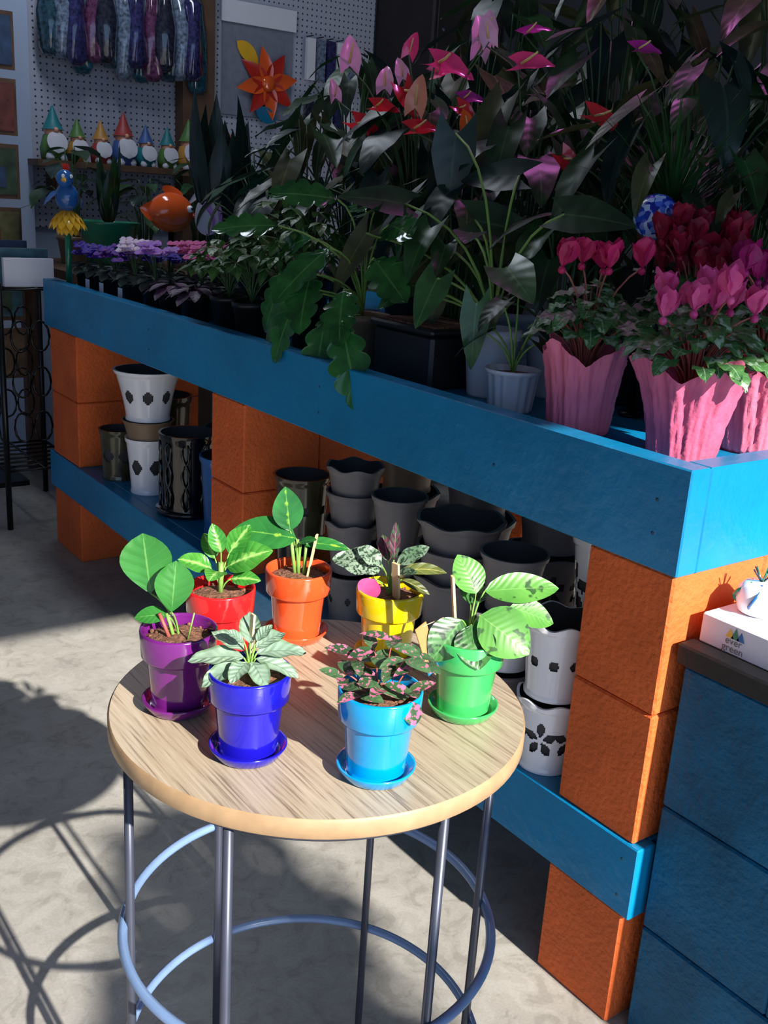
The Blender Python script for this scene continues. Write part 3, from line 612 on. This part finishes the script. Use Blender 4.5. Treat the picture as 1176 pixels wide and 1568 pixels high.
nested(1.13,1.28,.075,[(GREYC,'petal'),(GREYC,None),(GREYC,None),(GREYC,None)],93,.10)
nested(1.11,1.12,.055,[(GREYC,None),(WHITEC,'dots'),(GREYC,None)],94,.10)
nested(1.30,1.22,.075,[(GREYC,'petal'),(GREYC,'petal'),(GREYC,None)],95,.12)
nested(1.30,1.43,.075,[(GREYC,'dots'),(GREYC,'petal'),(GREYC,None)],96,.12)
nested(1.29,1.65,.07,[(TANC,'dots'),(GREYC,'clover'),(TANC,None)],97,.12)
b=MB(); cut_pot(b,1.12,1.82,LZ,.05,.12,BLACKC,'dots',rows=20); cut_pot(b,1.12,1.80,LZ+.121,.06,.14,BROWNC,'dots',nmot=8,flip=False,waist=.9); b.build('ceramic_pot')
b=MB(); cut_pot(b,1.12,2.63,LZ,.062,.16,WHITEC,'clover',waist=.78,nmot=6); cut_pot(b,1.12,2.63,LZ+.161,.07,.05,TANC,None,waist=.82); cut_pot(b,1.12,2.63,LZ+.212,.09,.14,WHITEC,'clover',waist=.66,nmot=8); b.build('stacked_orchid_pots')
b=MB(); cut_pot(b,1.14,2.41,LZ,.075,.22,BLACKC,None,waist=.9,rows=20); 
b.lathe((1.14,2.41,LZ),[(.0001,0),(.082,0),(.087,.014),(.072,.014)],BLACKC,40)
for k in range(9):
    a=k*2*pi/9
    for j in range(2):
        pts=[V((1.14,2.41,LZ))+V((.074*math.cos(a+.14*math.sin(q*9+j*pi)),.074*math.sin(a+.14*math.sin(q*9+j*pi)),.02+q*.18)) for q in [i/12 for i in range(13)]]
        b.tube(pts,.004,BLACKC,5)
b.build('black_ceramic_planter')
b=MB(); cut_pot(b,1.16,2.22,LZ,.07,.2,BLG,None,waist=.85); b.build('ceramic_pot')
b=MB(); cut_pot(b,1.10,2.80,LZ,.055,.15,BROWNC,'clover',waist=.85,nmot=6); b.build('ceramic_pot')
b=MB(); cut_pot(b,1.25,2.81,LZ,.08,.24,BROWNC,'dots',waist=.85,nmot=6); b.build('ceramic_pot')
b=MB(); cut_pot(b,1.32,2.5,LZ,.08,.2,GREYC,'dots',waist=.8); b.build('ceramic_pot')
# ------------------------------------------------------------ back-left display
cc=[paint('card_print_%d'%i,lin(c),.5,.5,18) for i,c in enumerate(((110,84,60),(60,96,110),(110,104,66),(60,76,56),(110,56,48),(50,70,100)))]
b=MB()
for x in(.93,1.18):
    for y in(3.35,3.75): b.tube([(x,y,0),(x,y,.82)],.010,BLACKM,8)
for z in(.80,.20):
    for k in range(8): b.tube([(.93,3.36+k*.056,z),(1.18,3.36+k*.056,z)],.004,BLACKM,5)
    for x in(.93,1.055,1.18): b.tube([(x,3.35,z),(x,3.75,z)],.005,BLACKM,5)
for fy in (3.35,3.75):
    for z in(.35,.5,.65):
        for xx in (.99,1.055,1.12):
            b.tube([(xx+.03*math.cos(t),fy,z+.05*math.sin(t)) for t in [i*pi/6 for i in range(12)]],.004,BLACKM,5,closed=True)
for k in range(5):
    for z in(.35,.5,.65):
        b.tube([(.93,3.39+k*.08+.035*math.cos(t),z+.05*math.sin(t)) for t in [i*pi/6 for i in range(12)]],.004,BLACKM,5,closed=True)
for k in range(6): b.box((1.04,3.40+k*.055,.85+.012*(k%3)),(.16,.02,.09+.03*(k%2)),(CARD,cc[1],cc[2],CARD,cc[4],cc[5])[k])
b.build('wrought_iron_stand')
b=MB(); b.box((1.0,4.0,.9),(.03,.03,1.8),BLACKM); b.box((1.0,4.0,.01),(.3,.3,.02),BLACKM)
for k in range(6):
    z=.5+k*.22; b.box((1.07,3.95,z),(.24,.01,.19),POSTW); b.box((1.07,3.943,z),(.22,.004,.16),cc[k]); b.box((1.07+.03*(k%2),3.94,z-.02),(.08,.004,.07),cc[(k+2)%6])
b.build('card_display_rack')
b=MB(); b.box((1.75,3.78,.83),(1.1,.7,.03),POSTW)
for x in(1.25,2.25):
    for y in(3.5,4.1): b.box((x,y,.41),(.05,.05,.82),POSTW)
b.build('display_table')
b=MB(); b.box((1.85,4.32,1.205),(1.0,.18,.025),POSTW)
for x in(1.45,2.25): b.box((x,4.38,1.13),(.02,.08,.13),POSTW)
b.build('wall_shelf')
hat=[paint('gnome_hat_%d'%i,lin(c),.5,.1,20) for i,c in enumerate(((30,120,130),(160,60,60),(80,120,60),(60,90,150),(180,130,60)))]
BEARD=paint('white_beard',lin((205,205,215)),.7,.05,30)
def gnome(x,y,z,h,c):
    b=MB(); r=h*.23
    b.lathe((x,y,z),[(.0001,0),(r,0),(r*1.1,h*.2),(r*.8,h*.45),(.0001,h*.5)],hat[(c+2)%5],20)
    b.ball((x,y-.005,z+h*.5),r*.75,SKIN,12); b.leaf((x,y-r*.7,z+h*.52),(0,-.2,-1),h*.42,r*1.7,BEARD,up=(0,-1,0),curl=-.2,cup=-.3,shape='round'); b.ball((x,y-r*.8,z+h*.54),r*.22,SKIN,8)
    b.lathe((x,y,z+h*.55),[(r*.95,0),(r*.8,.005),(r*.45,h*.2),(r*.15,h*.38),(.0001,h*.45)],hat[c],20)
    for k in(-1,1): b.ball((x+k*r*.5,y-r*.7,z+h*.05),r*.4,BEARD,8)
    b.build('garden_gnome')
for i in range(9): gnome(1.43+i*.098,4.28,1.218,.17+.04*(i%3==0),(i*2)%5)
b=MB(); x,y=1.085,3.14; zb=.8205
b.tube([(x,y,zb),(x,y,1.03)],.01,GRNG,8); b.lathe((x,y,zb),[(.0001,0),(.018,0),(.016,.01),(.0001,.015)],GRNG,20)
for j in range(2):
    for k in range(14): a=k*.449+j*.2; b.leaf((x,y,1.06),(math.cos(a),math.sin(a),-.5-.6*j),.085,.035,YEL,curl=.6)
b.ball((x,y,1.095),.035,BLG,16,(1,1,1.2)); b.ball((x-.01,y-.015,1.148),.026,BLG,14); b.lathe((x-.02,y-.035,1.145),[(.008,0),(.0001,.02)],YEL,8,rot=Matrix.Rotation(pi/2+.3,3,'X'))
for k in(-1,1): b.leaf((x+k*.025,y,1.11),(k*.6,.5,-.4),.07,.035,BLG,up=(k,0,.5)); b.ball((x-.01+k*.012,y-.036,1.155),.006,WHITEC,8)
for k in range(3): b.leaf((x,y,1.165),((k-1)*.3,.1,1),.03,.014,REDG,up=(0,-1,0))
b.build('bird_figurine')
b=MB(); x,y,z=1.36,3.52,.846
b.lathe((x,y,z),[(.0001,0),(.07,0),(.1,.16),(.11,.17),(.1,.17),(.095,.15)],GRNG,32); b.lathe((x,y,z),[(.095,.15),(.0001,.155)],SOIL,24); R.seed(77)
for k in range(14): a=k*.63; b.leaf((x,y,z+.15),(math.cos(a)*.4,math.sin(a)*.4,1),R.uniform(.16,.32),.06,LEAFD[(0,1,3)[k%3]],up=(-math.cos(a),-math.sin(a),.3),curl=-.4,shape='lance')
b.build('green_planter')
b=MB(); x,y,z=1.52,3.36,1.06
b.tube([(x,y,0),(x,y,1.0)],.01,BLACKM,8); b.lathe((x,y,0),[(.0001,0),(.08,0),(.08,.01),(.0001,.012)],BLACKM,20); b.ball((x,y,z),.07,ORG,24,(1.15,.8,.95))
b.leaf((x-.06,y,z),(-1,0,.2),.05,.08,ORG,up=(0,-1,0),shape='heart'); b.leaf((x,y,z+.05),(.3,0,1),.04,.08,ORG,up=(0,-1,0)); b.ball((x+.05,y-.045,z+.015),.012,WHITEC,10); b.ball((x+.054,y-.055,z+.016),.006,BLACKC,8); b.ball((x+.08,y-.01,z-.01),.018,REDG,10,(1,1,.6))
b.build('fish_figurine')
b=MB(); x,y,z=1.72,3.48,1.1
b.tube([(x,y,.846),(x,y,z)],.008,BLACKM,8); b.lathe((x,y,.846),[(.0001,0),(.03,0),(.03,.008),(.0001,.01)],BLACKM,20)
b.ball((x,y,z+.05),.045,BLG,16,(.8,.8,1.2)); b.ball((x-.02,y-.02,z+.12),.028,BLG,14)
for k in range(8): b.leaf((x,y,z+.07),((k-3.5)*.25,-.2,(.8 if k%2 else -.9)),.13,.025,(WHITEC,BLG)[k%2],up=(0,-1,0),curl=.3,shape='lance')
b.lathe((x-.04,y-.04,z+.12),[(.008,0),(.0001,.03)],YEL,8,rot=Matrix.Rotation(pi/2,3,'X'))
b.build('bird_figurine')
b=MB(); x,y,z=1.40,2.84,DZ
simplepot(b,x,y,z,.04,.07,BLACKP)
b.stalk((x,y,z+.06),(x,y,z+.2),.003,STEMD)
for k in range(4): b.leaf((x,y,z+.19),((k-1.5)*.25,-.2,1),.10,.05,(CARD,vc[2])[k%2],up=(-.3,-1,0),curl=.2)
b.build('white_iris')
for i,(x,y,h) in enumerate(((1.58,3.72,.24),(1.8,3.72,.34),(2.05,3.70,.4),(2.0,3.98,.2),(1.35,3.85,.34))):
    anthurium(x,y,h,18,.13,.11,120+i,z=.846,pot=(.06,.1,TANC),name='potted_foliage_plant',shape=('lance','heart')[i%2],droop=.1)
anthurium(2.55,3.3,.55,30,.26,.16,130,z=0,pot=(.14,.6,BLACKP),name='potted_foliage_plant',droop=.3)
# hanging packaged windsocks / spinners
b=MB(); R.seed(31); pc=[paint('film_pack_%d'%i,lin(c),.12,.7,70,coat=.8) for i,c in enumerate(((44,76,92),(110,124,146),(50,50,96),(34,86,104),(100,56,90),(40,44,60)))]
for k in range(16):
    x=1.45+k*.042; b.tube([(x,4.417,1.93),(x,4.3,1.93)],.003,STEEL,5); h=R.uniform(.32,.40)
    b.lathe((x,4.34-.025*(k%3),1.93-h),[(.0001,0),(.025,.004),(.04,.03),(.042,h*.5),(.034,h-.05),(.012,h),(.0001,h)],pc[k%6],14,mod=lambda th,r,z:(r*(1+.22*math.sin(3*th+z*30+k)),z))
b.build('hanging_windsocks')
b=MB(); FILM=paint('clear_film_bag',lin((130,135,150)),.1,.1,30,coat=.8)
b.box((2.42,4.41,1.68),(.36,.01,.42),FILM,bev=.003); b.box((2.42,4.4,1.9),(.38,.008,.09),CARD)
c=V((2.46,4.385,1.62))
for k in range(8):
    a=k*pi/4+.2; b.leaf(c,(math.cos(a),-.1,math.sin(a)),.16,.075,(ORG,REDG)[k%2],up=(0,-1,0),curl=.2,shape='lance')
b.ball(c+V((0,-.01,0)),.035,ORG,14,(1,.4,1)); b.leaf((2.30,4.385,1.78),(.7,0,-.5),.15,.07,YEL,up=(0,-1,0),curl=.2)
b.leaf((2.4,4.38,1.50),(.7,0,-.2),.12,.07,TG,up=(0,-1,0),curl=.2)
b.build('packaged_garden_ornament')
b=MB(); R.seed(33)
for k in range(10):
    x=2.68+.055*(k%5); z=1.75-.25*(k//5); b.tube([(x,4.417,z+.1),(x,4.36,z+.1)],.003,STEEL,5); b.box((x,4.38,z),(.045,.02,.18),(CARD,pc[1],pc[k%6])[k%3])
b.build('hanging_packets')
# ------------------------------------------------------------ lamps
b=MB(); b.lathe((1.75,1.75,2.05),[(.02,.08),(.03,.07),(.1,.0),(.098,-.002),(.0001,.05)],BLACKM,24); b.tube([(1.75,1.75,2.12),(1.75,1.75,2.9)],.004,BLACKM,6); gl=b.build('grow_lamp')
def spot(name,loc,tgt,col,pw,size,ang,parent=None):
    l=bpy.data.lights.new(name,'SPOT'); l.energy=pw; l.color=col; l.spot_size=ang; l.spot_blend=.6; l.shadow_soft_size=size
    o=bpy.data.objects.new(name,l); sc.collection.objects.link(o); o.location=loc; o.rotation_euler=(V(tgt)-V(loc)).to_track_quat('-Z','Y').to_euler()
    if parent: o.parent=parent
    return o
spot('grow_bulb',(1.75,1.75,2.03),(1.6,1.75,1.0),(1,.25,.9),6,.04,2.0,gl)
b=MB(); b.box((1.3,3.2,2.87),(.3,1.3,.05),WALLW,bev=.01); cl=b.build('fill_light_housing')  # added fill light and housing to brighten the back-left display
l=bpy.data.lights.new('fill_light','AREA'); l.shape='RECTANGLE'; l.size=.26; l.size_y=1.2; l.energy=15; l.color=(.8,.88,1); o=bpy.data.objects.new('fill_light',l); sc.collection.objects.link(o); o.location=(1.3,3.2,2.84); o.parent=cl
# unseen tree added to shade the floor under the table; canopy shaped for it
b=MB(); R.seed(55); TY=-3.0; simplepot(b,.74,TY,0,.22,.4,TERR); b.tube([(.74,TY,.35),(.73,TY,1.2),(.69,TY,2.3)],.022,POSTW,8)
n=0
while n<520:
    X=R.uniform(.40,.90); Yf=R.uniform(.86,1.60)
    if X<.545+(Yf-1.35)*.42 or (X>.84 and Yf<1.12) or X-.9>-(.0)+(1.6-Yf)*-.0+0: continue
    py=TY+R.uniform(-.1,.1); p=V((X+.003*(Yf-py),py,(Yf-py)*.5775))
    n+=1; a=R.uniform(0,6.28)
    if n%4==0: b.tube([(.69,TY,min(2.25,p.z-.05)),p],.003,POSTW,4)
    b.leaf(p,(math.cos(a)*.7,math.sin(a),-.2),.07,.05,LEAFD[n%4],nl=4,nw=2)
b.build('occluder_tree')
# ------------------------------------------------------------ light
sun=bpy.data.lights.new('sun','SUN'); sun.energy=11; sun.angle=.011; sun.color=(1,.945,.86)
so=bpy.data.objects.new('sun',sun); sc.collection.objects.link(so); so.location=(0,-5,5); so.rotation_euler=V((-.017,1.108,-.64)).to_track_quat('-Z','Y').to_euler()
w=bpy.data.worlds.new('sky'); sc.world=w; w.use_nodes=True; bg=w.node_tree.nodes['Background']; bg.inputs[0].default_value=(.42,.62,1,1); bg.inputs[1].default_value=1.3
sc.view_settings.view_transform='Standard'; sc.view_settings.look='None'; sc.view_settings.exposure=0
# ------------------------------------------------------------ camera (values from perspective calibration)
th,yaw,roll,f,h=.2986,.6423,.064,1546.9,1.1438
F=V((math.sin(yaw)*math.cos(th),math.cos(yaw)*math.cos(th),-math.sin(th))); r0=V((math.cos(yaw),-math.sin(yaw),0)); d0=F.cross(r0)
if d0.z>0: d0=-d0
ix=math.cos(roll)*r0-math.sin(roll)*d0; iy=math.sin(roll)*r0+math.cos(roll)*d0
cam=bpy.data.cameras.new('camera'); co=bpy.data.objects.new('camera',cam); sc.collection.objects.link(co)
M=Matrix((ix,-iy,-F)).transposed().to_4x4(); M.translation=V((0,0,h)); co.matrix_world=M
cam.sensor_fit='VERTICAL'; cam.sensor_height=24; cam.lens=24*f/1568; cam.clip_start=.05
sc.camera=co
